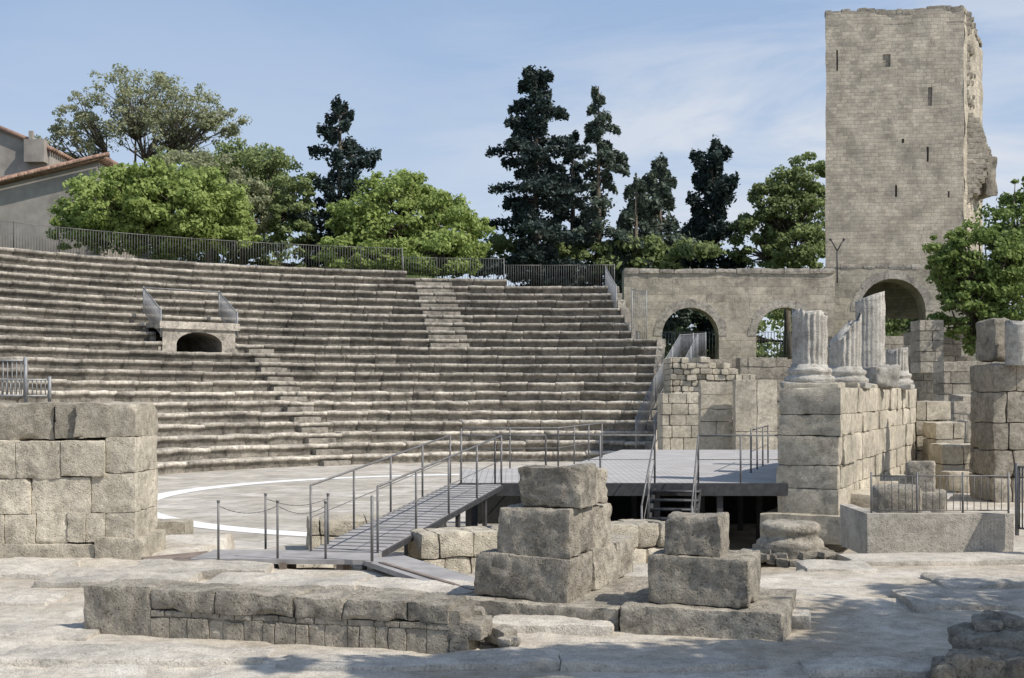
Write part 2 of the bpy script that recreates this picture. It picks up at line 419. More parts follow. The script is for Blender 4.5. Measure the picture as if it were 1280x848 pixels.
# ---------------- arcade wall
def arcade(name,p,d,u0,u1,zb,zt,T,arches,mat,ringmat,parent=None,cope=True):
    mb=MB(); nrm=np.array([-d[1],d[0]])
    def W(u,q,z): return (p[0]+d[0]*u+nrm[0]*q,p[1]+d[1]*u+nrm[1]*q,z)
    def quad(us,zs,q=0):
        mb.add([W(u,q,z_) for u,z_ in zip(us,zs)],[(0,1,2,3)],1,0,list(zip(us,zs)))
    for q in(0,T):
        cur=u0
        for (uc,r,zs) in arches+[(None,0,0)]:
            e=u1 if uc is None else uc-r
            quad([cur,e,e,cur],[zb,zb,zt,zt],q)
            if uc is None: break
            for k in range(24):
                a0,a1=math.pi*(1-k/24),math.pi*(1-(k+1)/24)
                ua,ub=uc+r*math.cos(a0),uc+r*math.cos(a1)
                quad([ua,ub,ub,ua],[zs+r*math.sin(a0),zs+r*math.sin(a1),zt,zt],q)
            cur=uc+r
    for (uc,r,zs) in arches:
        pr=[(uc-r,zb)]+[(uc+r*math.cos(math.pi*(1-k/24)),zs+r*math.sin(math.pi*(1-k/24))) for k in range(25)]+[(uc+r,zb)]
        for (a,b_) in zip(pr[:-1],pr[1:]):
            mb.add([W(a[0],0,a[1]),W(a[0],T,a[1]),W(b_[0],T,b_[1]),W(b_[0],0,b_[1])],[(0,1,2,3)],.9,0,[(0,a[1]),(T,a[1]),(T,b_[1]),(0,b_[1])])
        nv=13
        for k in range(nv):
            a=math.pi*(k+.5)/nv; ro=.5+random.uniform(-.08,.1)
            a0,a1=a-math.pi/nv*.49,a+math.pi/nv*.49
            V=[]
            for q in(-.03,.3):
                for (ra,aa) in((r-.005,a0),(r+ro,a0),(r+ro,a1),(r-.005,a1)):
                    V.append(W(uc+ra*math.cos(aa),q,zs+ra*math.sin(aa)))
            mb.add(V,[(0,1,2,3),(4,7,6,5),(0,4,5,1),(1,5,6,2),(2,6,7,3),(3,7,4,0)],random.uniform(.92,1.12),1)
    for (ua,ub) in((u0,u0),(u1,u1)):
        mb.add([W(ua,0,zb),W(ua,T,zb),W(ua,T,zt),W(ua,0,zt)],[(0,1,2,3)],1,0,[(0,zb),(T,zb),(T,zt),(0,zt)])
    s=u0
    while s<u1:
        l=min(random.uniform(.8,1.8),u1-s)
        if l<.2: break
        c=W(s+l/2,T/2,zt+.1); rock(mb,c,(l-.01,T+(.25 if cope else .06),.3+random.uniform(-.1,.1)),math.atan2(d[1],d[0]),.25,.07,1.4,.05,random.uniform(.8,1.05),mat=1); s+=l
    return mb.obj(name,[mat,ringmat],smooth=False,uv=True,parent=parent)
YA=83.
ax0=X(780,YA)
def au(u): return X(u,YA)-ax0
arcade('arcade_wall',(ax0,YA),(1,0),0,X(1032,YA)-ax0+.6,0,Z(341,YA),1.6,
  [(au(863),1.85,Z(420,YA)),(au(981),1.85,Z(420,YA))],M_arc,M_seat)
mb=MB()
bars_fence(mb,[(X(826,84),84.8,Z(447,84)),(X(905,84),84.8,Z(447,84))],1.7,.2,.03)
bars_fence(mb,[(X(940,84),84.8,Z(447,84)),(X(1010,84),84.8,Z(447,84))],1.7,.2,.03)
mb.obj('iron_fence',M_metal)
# ---------------- tower
tw=empty('medieval_stone_tower')
zb_t=Z(335,85); zt_t=Z(10,85)
cs=[(X(1032,86.2),86.2),(X(1205,85),85.0),(X(1228,90.5),90.5),(X(1060,93),93.0)]
mb=MB()
def face(p0,p1,z0,z1,op=[],cell=.45,amp=.07,topf=None,seed=0,tint=1):
    p0=np.array(p0);p1=np.array(p1);L=np.linalg.norm(p1-p0);d=(p1-p0)/L; nr=np.array([d[1],-d[0]])
    us=set(np.round(np.linspace(0,L,int(L/cell)+1),4)); zs=set(np.round(np.linspace(z0,z1,int((z1-z0)/cell)+1),4))
    def addl(S,v):
        for q in list(S):
            if abs(q-v)<.14 and q not in(0,) and q!=max(S) and q!=min(S): S.discard(q)
        S.add(round(v,4))
    for (a,b_,c,dd,dep) in op:
        addl(us,a);addl(us,b_);addl(zs,c);addl(zs,dd)
    for (a,b_,c,dd,dep) in op: us|={round(a,4),round(b_,4)}; zs|={round(c,4),round(dd,4)}
    us=sorted(us);zs=sorted(zs)
    V=[];U=[]
    for u in us:
        for z_ in zs:
            V.append((p0[0]+d[0]*u,p0[1]+d[1]*u,z_)); U.append((u+seed,z_))
    V=vdisp(np.array(V),.8,amp,4); w=len(zs);F=[]
    for i in range(len(us)-1):
        for j in range(len(zs)-1):
            um=(us[i]+us[i+1])/2;zm=(zs[j]+zs[j+1])/2
            if any(a<um<b_ and c<zm<dd for a,b_,c,dd,_ in op): continue
            if topf and zm>topf(um): continue
            F.append((i*w+j,(i+1)*w+j,(i+1)*w+j+1,i*w+j+1))
    mb.add(V,F,tint,0,U)
    for (a,b_,c,dd,dep) in op:
        def Q(u,q,z_): return (p0[0]+d[0]*u-nr[0]*q,p0[1]+d[1]*u-nr[1]*q,z_)
        o=-.05; e=.03
        B8=[Q(a-e,-o,c-e),Q(b_+e,-o,c-e),Q(b_+e,-o,dd+e),Q(a-e,-o,dd+e),Q(a-e,dep,c-e),Q(b_+e,dep,c-e),Q(b_+e,dep,dd+e),Q(a-e,dep,dd+e)]
        mb.add(B8,[(0,4,5,1),(1,5,6,2),(2,6,7,3),(3,7,4,0),(4,7,6,5)],.8,0,[(0,0),(.3,0),(.3,.3),(0,.3)]*2)
tu=lambda u:(u-1032)/173*9.35
tz=lambda v:Z(v,85.5)
ops=[(tu(1102),tu(1111),tz(83),tz(67),.12),(tu(1045),tu(1047),tz(86),tz(60),.2),(tu(1116),tu(1118.5),tz(246),tz(231),.3),(tu(1154),tu(1156.5),tz(203),tz(184),.25),(tu(1124),tu(1127),tz(179),tz(174),.2),(tu(1179),tu(1181),tz(248),tz(240),.2),(tu(1155),tu(1160),tz(133),tz(110),.1)]
face(cs[0],cs[1],zb_t-.2,zt_t,ops)
face(cs[1],cs[2],zb_t-3,zt_t-.2,[],.4,.22,seed=20,topf=lambda u: zt_t-.1-.2*u+.35*math.sin(u*3.1))
face(cs[2],cs[3],zb_t-3,zt_t-1.5,[],.6,.1,seed=40)
face(cs[3],cs[0],zb_t-3,zt_t-.3,[],.6,.1,seed=60)
mb.obj('shaft',[M_tower],smooth=False,uv=True,parent=tw)
mb=MB()
V=[(c[0],c[1],zt_t-.9) for c in cs]; mb.add(V,[(0,1,2,3)])
for (a,b_,drop) in((cs[0],cs[1],0),(cs[1],cs[2],1.1)):
    a=np.array(a);b_=np.array(b_);L=np.linalg.norm(b_-a);d=(b_-a)/L;s=0
    while s<L-.1:
        l=min(random.uniform(.35,.8),L-s); c=a+d*(s+l/2)
        rock(mb,(c[0]-d[1]*.33,c[1]+d[0]*.33,zt_t+random.uniform(-.12,.08)-drop*s/L),(l,.7,.36),math.atan2(d[1],d[0]),.2,.06,1.5,.05,random.uniform(.75,1)); s+=l
zz=Z(266,88)
while zz<Z(30,88):
    v=490-(zz-H)*1600/88; h=random.uniform(.28,.4)
    if v>150: ext=.95*math.exp(-((v-205)/38)**2)+(.35 if 160<v<250 else 0)
    else: ext=.12*(1+math.sin(v*.2))
    for y in np.arange(86.2,90.6,.75):
        xo=X(1205,85)+(y-85)*.44
        e=ext+random.uniform(-.15,.2)
        if e<.02 and random.random()<.5: continue
        wdt=.9+max(0,e)
        rock(mb,(xo-.85+wdt/2,y,zz+h/2),(wdt,.78,h),0,.16,.09,2.2,.05,random.uniform(.75,1.05))
    zz+=h-.01
rock(mb,(X(1236,88),88.3,Z(222,88)),(.9,1.6,2.6),.1,.2,.2,1.6,.15,.7,big=.1)
mb.obj('broken_masonry',M_old,parent=tw)
d=np.array(cs[1])-np.array(cs[0]);Lt=np.linalg.norm(d);d=d/Lt
arcade('archway_storey',(cs[0][0]-.1,cs[0][1]-.12),tuple(d),0,Lt+1.5,0,zb_t,3.0,[(tu(1114),2.15,Z(388,85))],M_arc,M_seat,parent=tw,cope=False)
mb=MB(); p=Vector((X(1046,84),83.9,Z(335,84)))
pipe(mb,p-Vector((0,0,1)),p+Vector((0,0,1.1)),.05); pipe(mb,p+Vector((0,0,1.1)),p+Vector((-.4,0,1.8)),.045); pipe(mb,p+Vector((0,0,1.1)),p+Vector((.4,0,1.8)),.045); pipe(mb,p+Vector((-.4,0,1.8)),p+Vector((-.48,0,1.9)),.08);pipe(mb,p+Vector((.4,0,1.8)),p+Vector((.48,0,1.9)),.08)
mb.obj('twin_floodlight_pole',M_dark)
# ---------------- mid-ground ruins
mb=MB()
def wl(u0,u1,Y,vt,T=1.2,z0=-.9,ch=.55,bl=(.8,1.5),tops=None,mat=0,amp=.03,cell=.25,skip=0,tv=.14,chip=0):
    zt=Z(vt,Y); n=max(1,round((zt-z0)/ch)); w_=np.array([random.uniform(.8,1.2) for _ in range(n)]); hs=w_/w_.sum()*(zt-z0)
    masonry(mb,(X(u0,Y),Y),(1,0),X(u1,Y)-X(u0,Y),T,z0,list(hs),bl,cell,amp,tops,mat=mat,skip=skip,tv=tv,chip=chip)
wl(828,884,55,492,2.0,ch=.5,bl=(.5,.9))
wl(876,916,50,478,.8,bl=(1.3,1.4))
wl(919,972,49,475,.6,ch=1.6,bl=(1.6,1.8))
mb.obj('stone_block_wall',M_light)
mb=MB()
xa,xb=X(838,60),X(945,60)
masonry(mb,(xa,60),(1,0),xb-xa,3.0,-.9,[.27]*20,(.3,.6),.16,.06,tops=lambda s: Z(446,60)-.26*max(0,s-.8)+.15*math.sin(s*5),rnd=.05,tv=.22,jit=.12)
mb.obj('rubble_wall',M_light)
mb=MB()
wl(828,1040,80,449,2,0,.6,(1,2)); wl(925,985,70,447,1.5,0,.6,(1,2))
wl(1140,1215,66,415,1.5,0,.6,(.8,1.5),skip=.08,tv=.3); wl(1150,1180,60,400,1.5,3.5,.5,(.8,1.5),tv=.3)
wl(1180,1300,55,452,1.5,0,.5,(.8,1.5),skip=.05,tv=.3)
wl(1040,1150,75,420,1.0,0,.6,(1,2))
for k in range(26):
    u=random.uniform(1142,1240); y=random.uniform(42,52)
    rock(mb,(X(u,y),y,random.uniform(.2,1.9)),(random.uniform(.5,1.2),random.uniform(.5,1),random.uniform(.4,1.3)),random.uniform(0,1),.2,.08,2,.06,random.uniform(.7,1.1))
mb.obj('ruined_back_wall',M_old)
# ---------------- scaena wall with columns
D=np.array([.41,.912]); E=np.array([.912,-.41])
mb=MB(); corner=np.array([6.62,25.9])
hs_=[.58,.48,.6,.44,.55]
masonry(mb,tuple(corner),tuple(D),12.9,1.25,.04,hs_,(.55,1.6),.09,.02,jit=.035,tv=.12,rnd=.015,fine=.012,chip=.09)
masonry(mb,tuple(corner+E*.18-D*.18),tuple(D),2.2,1.75,-.5,[.6],(.8,1.3),.11,.03,chip=.05)
masonry(mb,tuple(corner+E*.45+D*1.5),tuple(D),7,.5,-.1,[.55],(.8,1.3),.11,.03,chip=.05)
for s,w_ in((.6,.9),(3.2,1.2),(6,1.4),(8.6,1.3),(10.8,1)):
    p=corner+D*s-E*.6; rock(mb,(p[0],p[1],2.72),(w_,1.1,.14),math.atan2(D[1],D[0]),.1,.04,2.5,.03,random.uniform(.85,1),fine=.01,chip=.03)
mb.obj('stage_wall',M_light)
def column(name,c,r,h,slant=0,seed=0,z0=2.68,mat=None,flutes=20,tap=.0,base=True):
    mb=MB(); z=z0; x,y=c
    def lathe(prof,seg=48,fl=False,tint=1):
        V=[];n=seg; K=len(prof)-1
        for q_,(rr,zz) in enumerate(prof):
            for i in range(n):
                t=2*math.pi*i/n
                q=rr*(1-(.08*(1-abs(math.cos(t*flutes/2)))**.6 if fl else 0))
                xx=math.cos(t)*q; yy=math.sin(t)*q
                f=(q_/K)**2 if fl else 0
                V.append((x+xx,y+yy,zz+slant*xx*f+(.06*math.sin(5*t+seed)*(q_==K) if fl else 0)))
        V=np.array(V); V=vdisp(V,3.2,.025,3,seed); V=vdisp(V,12,.012,3,seed+4,.6)
        F=[(k*n+i,k*n+(i+1)%n,(k+1)*n+(i+1)%n,(k+1)*n+i) for k in range(len(prof)-1) for i in range(n)]
        F.append(tuple((len(prof)-1)*n+i for i in range(n)))
        mb.add(V,F,tint)
    if base:
        R=r*1.45
        rock(mb,(x,y,z+.06),(R*2,R*2,.14),-.42,.08,.02,3,.03,fine=.01,chip=.04)
        z+=.12
        lathe([(R*.96,z),(R*1.0,z+.04),(R*.98,z+.1),(R*.86,z+.13),(R*.82,z+.17),(R*.87,z+.2),(R*.9,z+.25),(R*.84,z+.29),(r*1.08,z+.31),(r*1.03,z+.38)])
        z+=.36
    k=max(4,int(h/.08)); lathe([(r*(1-tap*i/k),z+h*i/k) for i in range(k+1)],160,True)
    return mb.obj(name,mat or M_marble)
def colu(u,Y): return (X(u,Y),Y)
column('fluted_column',colu(1012,27.0),.365,1.1,-.08,seed=1)
column('fluted_column',colu(1056,29.3),.37,.85,1.0,seed=2)
column('fluted_column',colu(1121,35.0),.30,.58,.15,seed=4)
mb=MB()
n=80;V=[];cx_,cy_=colu(1088,32)
for k in range(22):
    z=2.95+k/21*1.95
    for i in range(n):
        t=2*math.pi*i/n; q=.37*(1-.08*(1-abs(math.cos(t*10)))**.6)
        xx=math.cos(t)*q; yy=math.sin(t)*q
        V.append((cx_+xx,cy_+yy*.6,z+(.35*xx+.1)*(k/21)**3))
V=vdisp(np.array(V),3,.025,3); V=vdisp(V,12,.012,3,7,.6)
F=[(k*n+i,k*n+(i+1)%n,(k+1)*n+(i+1)%n,(k+1)*n+i) for k in range(21) for i in range(n)]+[tuple(21*n+i for i in range(n))]
mb.add(V,F,1.1)
rock(mb,(X(1100,31.5),31.5,2.95),(.7,.7,.6),.3,.06,.1,2.2,.12,.8,fine=.025,chip=.1)
rock(mb,(X(1080,31.8),32,2.8),(.7,.9,.3),.3,.08,.06,2,.08,.9)
mb.obj('fluted_column',M_marble)
mb=MB()
wl(1146,1190,37.5,502,1.5,0,.5,(.7,1.2),cell=.12,amp=.04,chip=.08)
wl(1170,1206,36,528,1.2,0,.5,(.7,1.2),cell=.12,amp=.04,chip=.08)
wl(1178,1262,34,556,1.2,0,.5,(.8,1.3),cell=.12,amp=.04,chip=.08)
wl(1185,1262,33,590,1.0,0,.4,(.8,1.3),cell=.12,amp=.04,chip=.08)
mb.obj('ruined_block_wall',M_light)
mb=MB()
wl(1242,1330,30,455,1.6,0,.6,(.7,1.2),cell=.1,amp=.05,tv=.2,chip=.08)
rock(mb,(X(1243,31),31,Z(425,31)),(.55,.7,1.0),.2,.06,.1,2,.06,.8,fine=.03,chip=.12)
mb.obj('masonry_pier',M_old)
column('column_drum',colu(1275,30),.36,1.0,seed=9,z0=Z(457,30),base=False,flutes=1)
mb=MB(); cx_,cy_=colu(1232,33.5); z=Z(556,33.5); n=64
prof=[(.24,0),(.26,.06),(.25,.12),(.3,.2),(.27,.3),(.34,.42),(.3,.5),(.42,.66),(.44,.7),(.44,.78)]
V=[]
for (r,zz) in prof:
    for i in range(n):
        t=2*math.pi*i/n; q=r*(1+.1*math.cos(8*t)*(.2<zz<.7)); V.append((cx_+q*math.cos(t),cy_+q*math.sin(t),z+zz))
F=[(k*n+i,k*n+(i+1)%n,(k+1)*n+(i+1)%n,(k+1)*n+i) for k in range(len(prof)-1) for i in range(n)]+[tuple((len(prof)-1)*n+i for i in range(n))]
mb.add(vdisp(np.array(V),4,.03,3),F,1); mb.obj('carved_capital',M_old)
mb=MB()
rock(mb,(X(1150,25.5),25.5,Z(603,25.5)),(.55,.6,.85),-.3,.05,.04,2.5,.04,1.0,fine=.015,chip=.08); rock(mb,(X(1120,23.5),23.5,Z(626,23.5)),(.85,.6,.55),-.2,.05,.06,2.5,.1,.85,fine=.015)
rock(mb,(X(1150,25.5),25.5,.3),(1.0,.9,.7),-.3,.08,.05,2.5,.06,.95,chip=.08);rock(mb,(X(1115,24),24,.15),(1.4,1,.4),-.3,.08,.05,2.5,.06,.95,chip=.08)
mb.obj('stone_block',M_old)
mb=MB()
Yk=20.6
kx0,kx1=X(1084,Yk),X(1268,Yk)
rock(mb,((kx0+kx1)/2,Yk+.12,.28),(kx1-kx0,.22,.72),0,.12,.008,2,.02,.92)
rock(mb,(kx0+.12,Yk+1.0,.28),(.22,1.6,.72),0,.12,.008,2,.02,.92)
rock(mb,(X(1180,19.6),19.7,.02),(3.0,1.0,.10),.08,.12,.01,2,.02,1.0)
mb.obj('concrete_kerb_wall',M_slab)
mb=MB(); bars_fence(mb,[(kx0+.1,Yk+.12,.62),(kx1-.05,Yk+.12,.62)],.62,.11,.008,.62,.013,.018,.06)
bars_fence(mb,[(kx1,Yk-.1,.3),(kx1+.6,Yk-1.0,.3)],1.1,.05,.014,.9)
mb.obj('metal_railing',M_rail)
mb=MB(); bars_fence(mb,[(X(1180,40),40,Z(560,40)),(X(1250,40),40,Z(565,40))],1.1,.12,.012)
mb.obj('metal_railing',M_rail)
# ---------------- stacks
def frame(o,a):
    c,s=math.cos(a),math.sin(a)
    return lambda x,y,z:(o[0]+x*c-y*s,o[1]+x*s+y*c,z)
aa=-.40
def stack(name,o,blocks,mat,a=aa,amp=.022):
    mb=MB(); f=frame(o,a)
    for (x,y,z0,sx,sy,sz,*t) in blocks:
        rock(mb,f(x+sx/2,y+sy/2,z0+sz/2),(sx-.006,sy-.006,sz-.004),a+random.uniform(-.02,.02),.03,amp,3.2,.012,t[0] if t else None,big=.035,fine=.018,chip=.1)
    return mb.obj(name,mat)
oc=(X(712,14.6),14.55)
stack('stone_pedestal',oc,[
 (-1.35,-.2,-.12,2.0,2.6,.32,1.05),(-1.2,0,.2,1.2,.85,.5,.78),(-1.15,.86,.2,1.15,.95,.5,1.15),(-1.1,1.82,.2,1.05,.8,.5,1.1),
 (-.93,.08,.70,.92,.8,.55,.8),(-.85,.89,.70,.8,.75,.52,1.15),
 (-.72,.2,1.25,.78,.62,.48,.78),(-.6,.83,1.25,.6,.5,.42,1.05)],M_old)
ob=(X(905,13.9),13.75)
stack('stone_pedestal',ob,[
 (-1.15,-.1,-.1,1.75,1.6,.38,1.0),(-.9,.1,.27,1.12,.95,.52,.85),(-.72,.2,.79,.62,.6,.45,.8)],M_old,a=-.33)
mb=MB(); cx_,cy_=colu(988,20.3); n=64
pr=[(.46,-.05),(.50,.12),(.52,.17),(.52,.23),(.48,.27),(.44,.30),(.42,.34),(.44,.38),(.46,.41),(.47,.46),(.45,.51),(.40,.54),(.2,.545),(.01,.55)]
V=[(cx_+q*math.cos(2*math.pi*i/n),cy_+q*math.sin(2*math.pi*i/n),z) for q,z in pr for i in range(n)]
V=vdisp(vdisp(np.array(V),3,.02,3),11,.02,3,5,.6)
mb.add(V,[(k*n+i,k*n+(i+1)%n,(k+1)*n+(i+1)%n,(k+1)*n+i) for k in range(len(pr)-1) for i in range(n)],1.0)
for k in range(60):
    t=random.uniform(0,6.28);rr=random.uniform(.3,.66)
    rock(mb,(cx_+rr*math.cos(t),cy_+rr*math.sin(t)*.8,random.uniform(-.05,.1)),(random.uniform(.15,.35),random.uniform(.15,.3),random.uniform(.08,.16)),t,.06,.04,4,.03,random.uniform(.75,1.1),chip=.03)
mb.obj('round_column_base',M_old)
# ---------------- low wall in the foreground
mb=MB(); pA=np.array([X(103,13.9),13.9]); pB=np.array([X(612,12.75),12.75]); dd=pB-pA; LL=np.linalg.norm(dd); dd/=LL
def lw(s0,s1,z0,z1,T=.62,off=0,t=None,amp=.018,cell=.035,chip=.05,rnd=.012):
    m_=(s0+s1)/2; nr=np.array([-dd[1],dd[0]]); c=pA+dd*m_+nr*(T/2+off)
    rock(mb,(c[0],c[1],(z0+z1)/2),(s1-s0-.005,T,z1-z0-.003),math.atan2(dd[1],dd[0]),cell,amp,3.6,rnd,t,fine=.013,chip=chip)
lw(0,.82,-.1,.5,.66,0,.92,.03,chip=.1)
lw(.8,LL-.3,-.1,.25,.5,.03,.8)
s=.82
while s<LL-.25:
    l=random.uniform(.12,.26); lw(s,s+l,-.06,.2+random.uniform(-.02,.01),.4,random.uniform(0,.02),random.uniform(.85,1.15),.008,.04,.015,.01); s+=l
s=.82
while s<LL-.55:
    l=random.uniform(.12,.4); lw(s,s+l,.2,.265,.4,random.uniform(0,.02),random.uniform(.8,1.1),.008,.04,.01,.01); s+=l
s=.82
for l in(.75,.9,.55,.7,.45):
    if s+l<LL-.25: lw(s,s+l,.262,.49-(.02 if s>2 else 0),.6,random.uniform(-.01,.015),random.uniform(.88,1.0),.03,chip=.1)
    s+=l
lw(LL-.75,LL-.3,.22,.40,.5,.02,.9); lw(LL-.45,LL-.1,.1,.28,.5,.02,1.0)
for k in range(9):
    c=pA+dd*(LL-.35+random.uniform(0,.6)); rock(mb,(c[0],c[1]+random.uniform(.1,.7),random.uniform(0,.12)),(random.uniform(.15,.35),random.uniform(.15,.3),random.uniform(.1,.2)),random.uniform(0,3),.04,.04,3.5,.03,fine=.012,chip=.05)
nr=np.array([-dd[1],dd[0]])
for k in range(16):
    c=pA+dd*random.uniform(.5,LL-.3)+nr*random.uniform(.6,.95); rock(mb,(c[0],c[1],random.uniform(.1,.32)),(random.uniform(.3,.7),random.uniform(.25,.5),random.uniform(.12,.26)),random.uniform(-.4,.1),.05,.05,3,.03,fine=.012,chip=.08)
mb.obj('low_stone_wall',M_old)
# ---------------- left ashlar wall
mb=MB(); Yw=19.8
def bw(u0,u1,v0,v1,T=1.3,off=0,t=None,amp=.016,chip=.08):
    x0,x1=X(u0,Yw),X(u1,Yw); z1,z0=Z(v0,Yw),Z(v1,Yw)
    rock(mb,((x0+x1)/2,Yw+off+T/2,(z0+z1)/2),(x1-x0-.005,T,z1-z0-.004),0,.045,amp,2.6,.012,t,fine=.014,chip=chip)
for L_ in [(-60,20,551,599),(20,76,552,599),(76,131,551,596),(131,168,547,592),(-50,38,599,643),(38,113,597,643),(113,168,592,641),(-50,5,643,681),(5,44,643,681),(44,84,641,681),(84,107,640,678),(107,131,641,678),(131,168,641,676)]:
    bw(*L_,off=random.uniform(-.02,.02) if L_[1]<150 else .04,t=random.uniform(.98,1.2))
bw(-50,120,680,706,t=1,off=-.05); bw(120,182,672,704,off=-.1,t=.9)
bw(-60,60,505,551,off=.25,t=.65,amp=.05,chip=.12); bw(62,90,506,549,off=.2,t=.6,amp=.04,chip=.12); bw(90,167,505,547,off=.1,t=.78,amp=.04,chip=.12)
mb.obj('ashlar_wall',M_light)
mb=MB(); bars_fence(mb,[(X(-30,24),24,Z(503,24)),(X(62,24),24,Z(503,24))],.42,.08,.012,.9)
bars_fence(mb,[(X(-30,23),23,Z(503,23)),(X(32,23),23,Z(503,23))],.75,.08,.012,.9)
rock(mb,(X(0,24),24.3,1.1),(3.2,1.6,2.5),0,.2,.03,2,.05,1.0,mat=1)
mb.obj('metal_railing',[M_metal,M_old])
# ---------------- trench ruins
mb=MB()
wl(166,232,25.5,652,.7,-.9,.45,(.5,.9),cell=.12)
masonry(mb,(X(528,20.5),20.5),(.91,.41),4.6,.8,-.9,[.4,.4,.42],(.4,.8),.07,.05,tops=lambda s:.45,rnd=.03,tv=.18,fine=.015,chip=.14)
masonry(mb,(X(330,18.9),18.9),(.98,-.15),1.0,.35,-.3,[.28],(.9,1),.1,.02)
masonry(mb,(X(385,27),27),(.97,.2),3.0,1.0,-.85,[.4,.35],(.6,1.0),.12,.06,chip=.08)
for k in range(60):
    u=random.uniform(300,830); y=random.uniform(19.5,25)
    rock(mb,(X(u,y),y,-.85+random.uniform(0,.15)),(random.uniform(.2,.9),random.uniform(.2,.8),random.uniform(.15,.45)),random.uniform(0,3),.1,.06,2.5,.05,chip=.08)
mb.obj('foundation_ruins',M_light)
mb=MB()
def slab(u0,u1,v,dep,h=.05,a=0,t=None):
    Y=1600*H/(v-490); x0,x1=X(u0,Y),X(u1,Y)
    rock(mb,((x0+x1)/2,Y+dep/2,h-.11),(x1-x0,dep,.22),a,.06,.07,1.5,.03,t or random.uniform(.92,1.08),fine=.014,chip=.06)
for s_ in [(40,230,735,1.2,.09),(0,60,758,.9,.04),(-80,110,800,.8,.05),(-20,330,832,.8,.05,-.05),(340,700,838,.7,.04,.03),(610,770,790,.8,.06,-.1),(700,960,838,.5,.04),(1010,1180,846,.5,.06,.05),(1150,1330,764,1.3,.05,-.05),(1180,1340,735,1.0,.04),(560,700,770,1.2,.05,-.2),(440,600,745,1.0,.07,-.2),(250,450,742,1.1,.1,-.1),(930,1020,778,.5,.07,-.3),(150,330,722,1.2,.1),(-60,60,722,1.4,.08),(1010,1100,715,.8,.05)]:
    slab(*s_)
mb.obj('paving_slabs',M_slab)
mb=MB()
for (u,v,y,s) in [(1245,812,11.9,(.75,.6,.36)),(1225,835,11.5,(.6,.5,.3)),(1275,800,12.1,(.6,.5,.3)),(1190,838,11.5,(.35,.35,.2)),(1180,843,11.3,(.2,.25,.14)),(1290,838,11.4,(.7,.6,.35)),(1262,776,12.2,(.35,.35,.12)),(1235,778,12.1,(.3,.3,.1)),(1215,792,12.1,(.35,.35,.16))]:
    rock(mb,(X(u,y),y,Z(v,y)-.02),s,random.uniform(-.5,.5),.025,.07,2.6,.05,random.uniform(.55,.75),fine=.03,chip=.12)
mb.obj('rubble_boulder',M_old)
# ---------------- stage platform
mb=MB(); zd=.7
poly=[(-1.07,26.4),(5.9,26.4),(8.9,42),(3.6,42),(1.2,32),(-1.3,31.6)]
n=len(poly); V=[(x,y,zd) for x,y in poly]+[(x,y,zd-.12) for x,y in poly]
mb.add(V,[tuple(range(n)),tuple(range(n,2*n))[::-1]]+[(i,i+n,(i+1)%n+n,(i+1)%n) for i in range(n)],1,0)
boxm(mb,(2.4,26.36,zd-.11),(7.0,.06,.26),0,1,1)
for x in(-.9,.4,1.7,3.0,4.3,5.6):
    for y in(26.5,29,31.4): boxm(mb,(x,y,-.2),(.12,.12,1.55),0,1,1)
    boxm(mb,(x,29,zd-.22),(.08,5,.18),0,1,1)
for y in (34,37,41):
    for x in(2.5+(y-32)*.25,4.5,6.3): boxm(mb,(x,y,-.2),(.12,.12,1.55),0,1,1)
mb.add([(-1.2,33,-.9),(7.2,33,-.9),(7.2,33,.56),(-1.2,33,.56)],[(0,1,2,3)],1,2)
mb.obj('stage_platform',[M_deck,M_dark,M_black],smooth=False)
def rail(mb,pts,h=1.0,posts=1.6,r=.018,mid=True):
    up=Vector((0,0,1))
    for a,b_ in zip(pts[:-1],pts[1:]):
        a=Vector(a);b_=Vector(b_);L=(b_-a).length
        pipe(mb,a+up*h,b_+up*h,r)
        if mid: pipe(mb,a+up*h*.5,b_+up*h*.5,r*.45)
        m_=max(1,round(L/posts))
        for k in range(m_+1): p=a.lerp(b_,k/m_); pipe(mb,p-up*.1,p+up*h,r*1.15)
mb=MB()
rail(mb,[(-1.05,26.45,zd),(-.35,26.45,zd),(.7,26.5,zd)],1.0,1.2)
rail(mb,[(-1.25,31.5,zd),(1.15,31.9,zd),(2.6,37,zd)],1.0,1.6)
rail(mb,[(.7,26.5,zd),(2.95,26.45,zd)],1.0,1.4)
rail(mb,[(3.85,26.45,zd),(5.6,26.45,zd)],1.0,1.0)
rail(mb,[(5.6,30,zd),(6.8,34,zd)],1.0,1.2)
rail(mb,[(2.95,26.45,zd),(2.45,24.2,-.55)],1.0,1.1)
rail(mb,[(3.85,26.45,zd),(3.4,24.2,-.55)],1.0,1.1)
mb.obj('platform_railing',M_rail)
mb=MB()
for k in range(8):
    t=(k+.5)/8; boxm(mb,(3.4-.48*t,26.3-2.1*t,zd-1.3*t-.05),(.95,.28,.04),-.2,1,0)
for s in(-.47,.47):
    pipe(mb,(3.4+s,26.4,zd-.1),(2.92+s,24.2,-.68),.06,seg=4,mat=0)
mb.obj('metal_stairs',[M_dark])
mb=MB()
r0=np.array([X(430,19.6),19.6]); r1=np.array([-.75,26.4]); dv=r1-r0; Lr=np.linalg.norm(dv); dv/=Lr; nv=np.array([-dv[1],dv[0]]); z0r=.16; wr=.55
def rp(s,o,z): p=r0+dv*s*Lr+nv*o; return (p[0],p[1],z0r+(zd-z0r)*s+z)
V=[rp(0,-wr,0),rp(0,wr,0),rp(1,wr,0),rp(1,-wr,0)]+[rp(0,-wr,-.1),rp(0,wr,-.1),rp(1,wr,-.1),rp(1,-wr,-.1)]
mb.add(V,[(0,3,2,1),(4,5,6,7),(0,1,5,4),(1,2,6,5),(2,3,7,6),(3,0,4,7)],1,0)
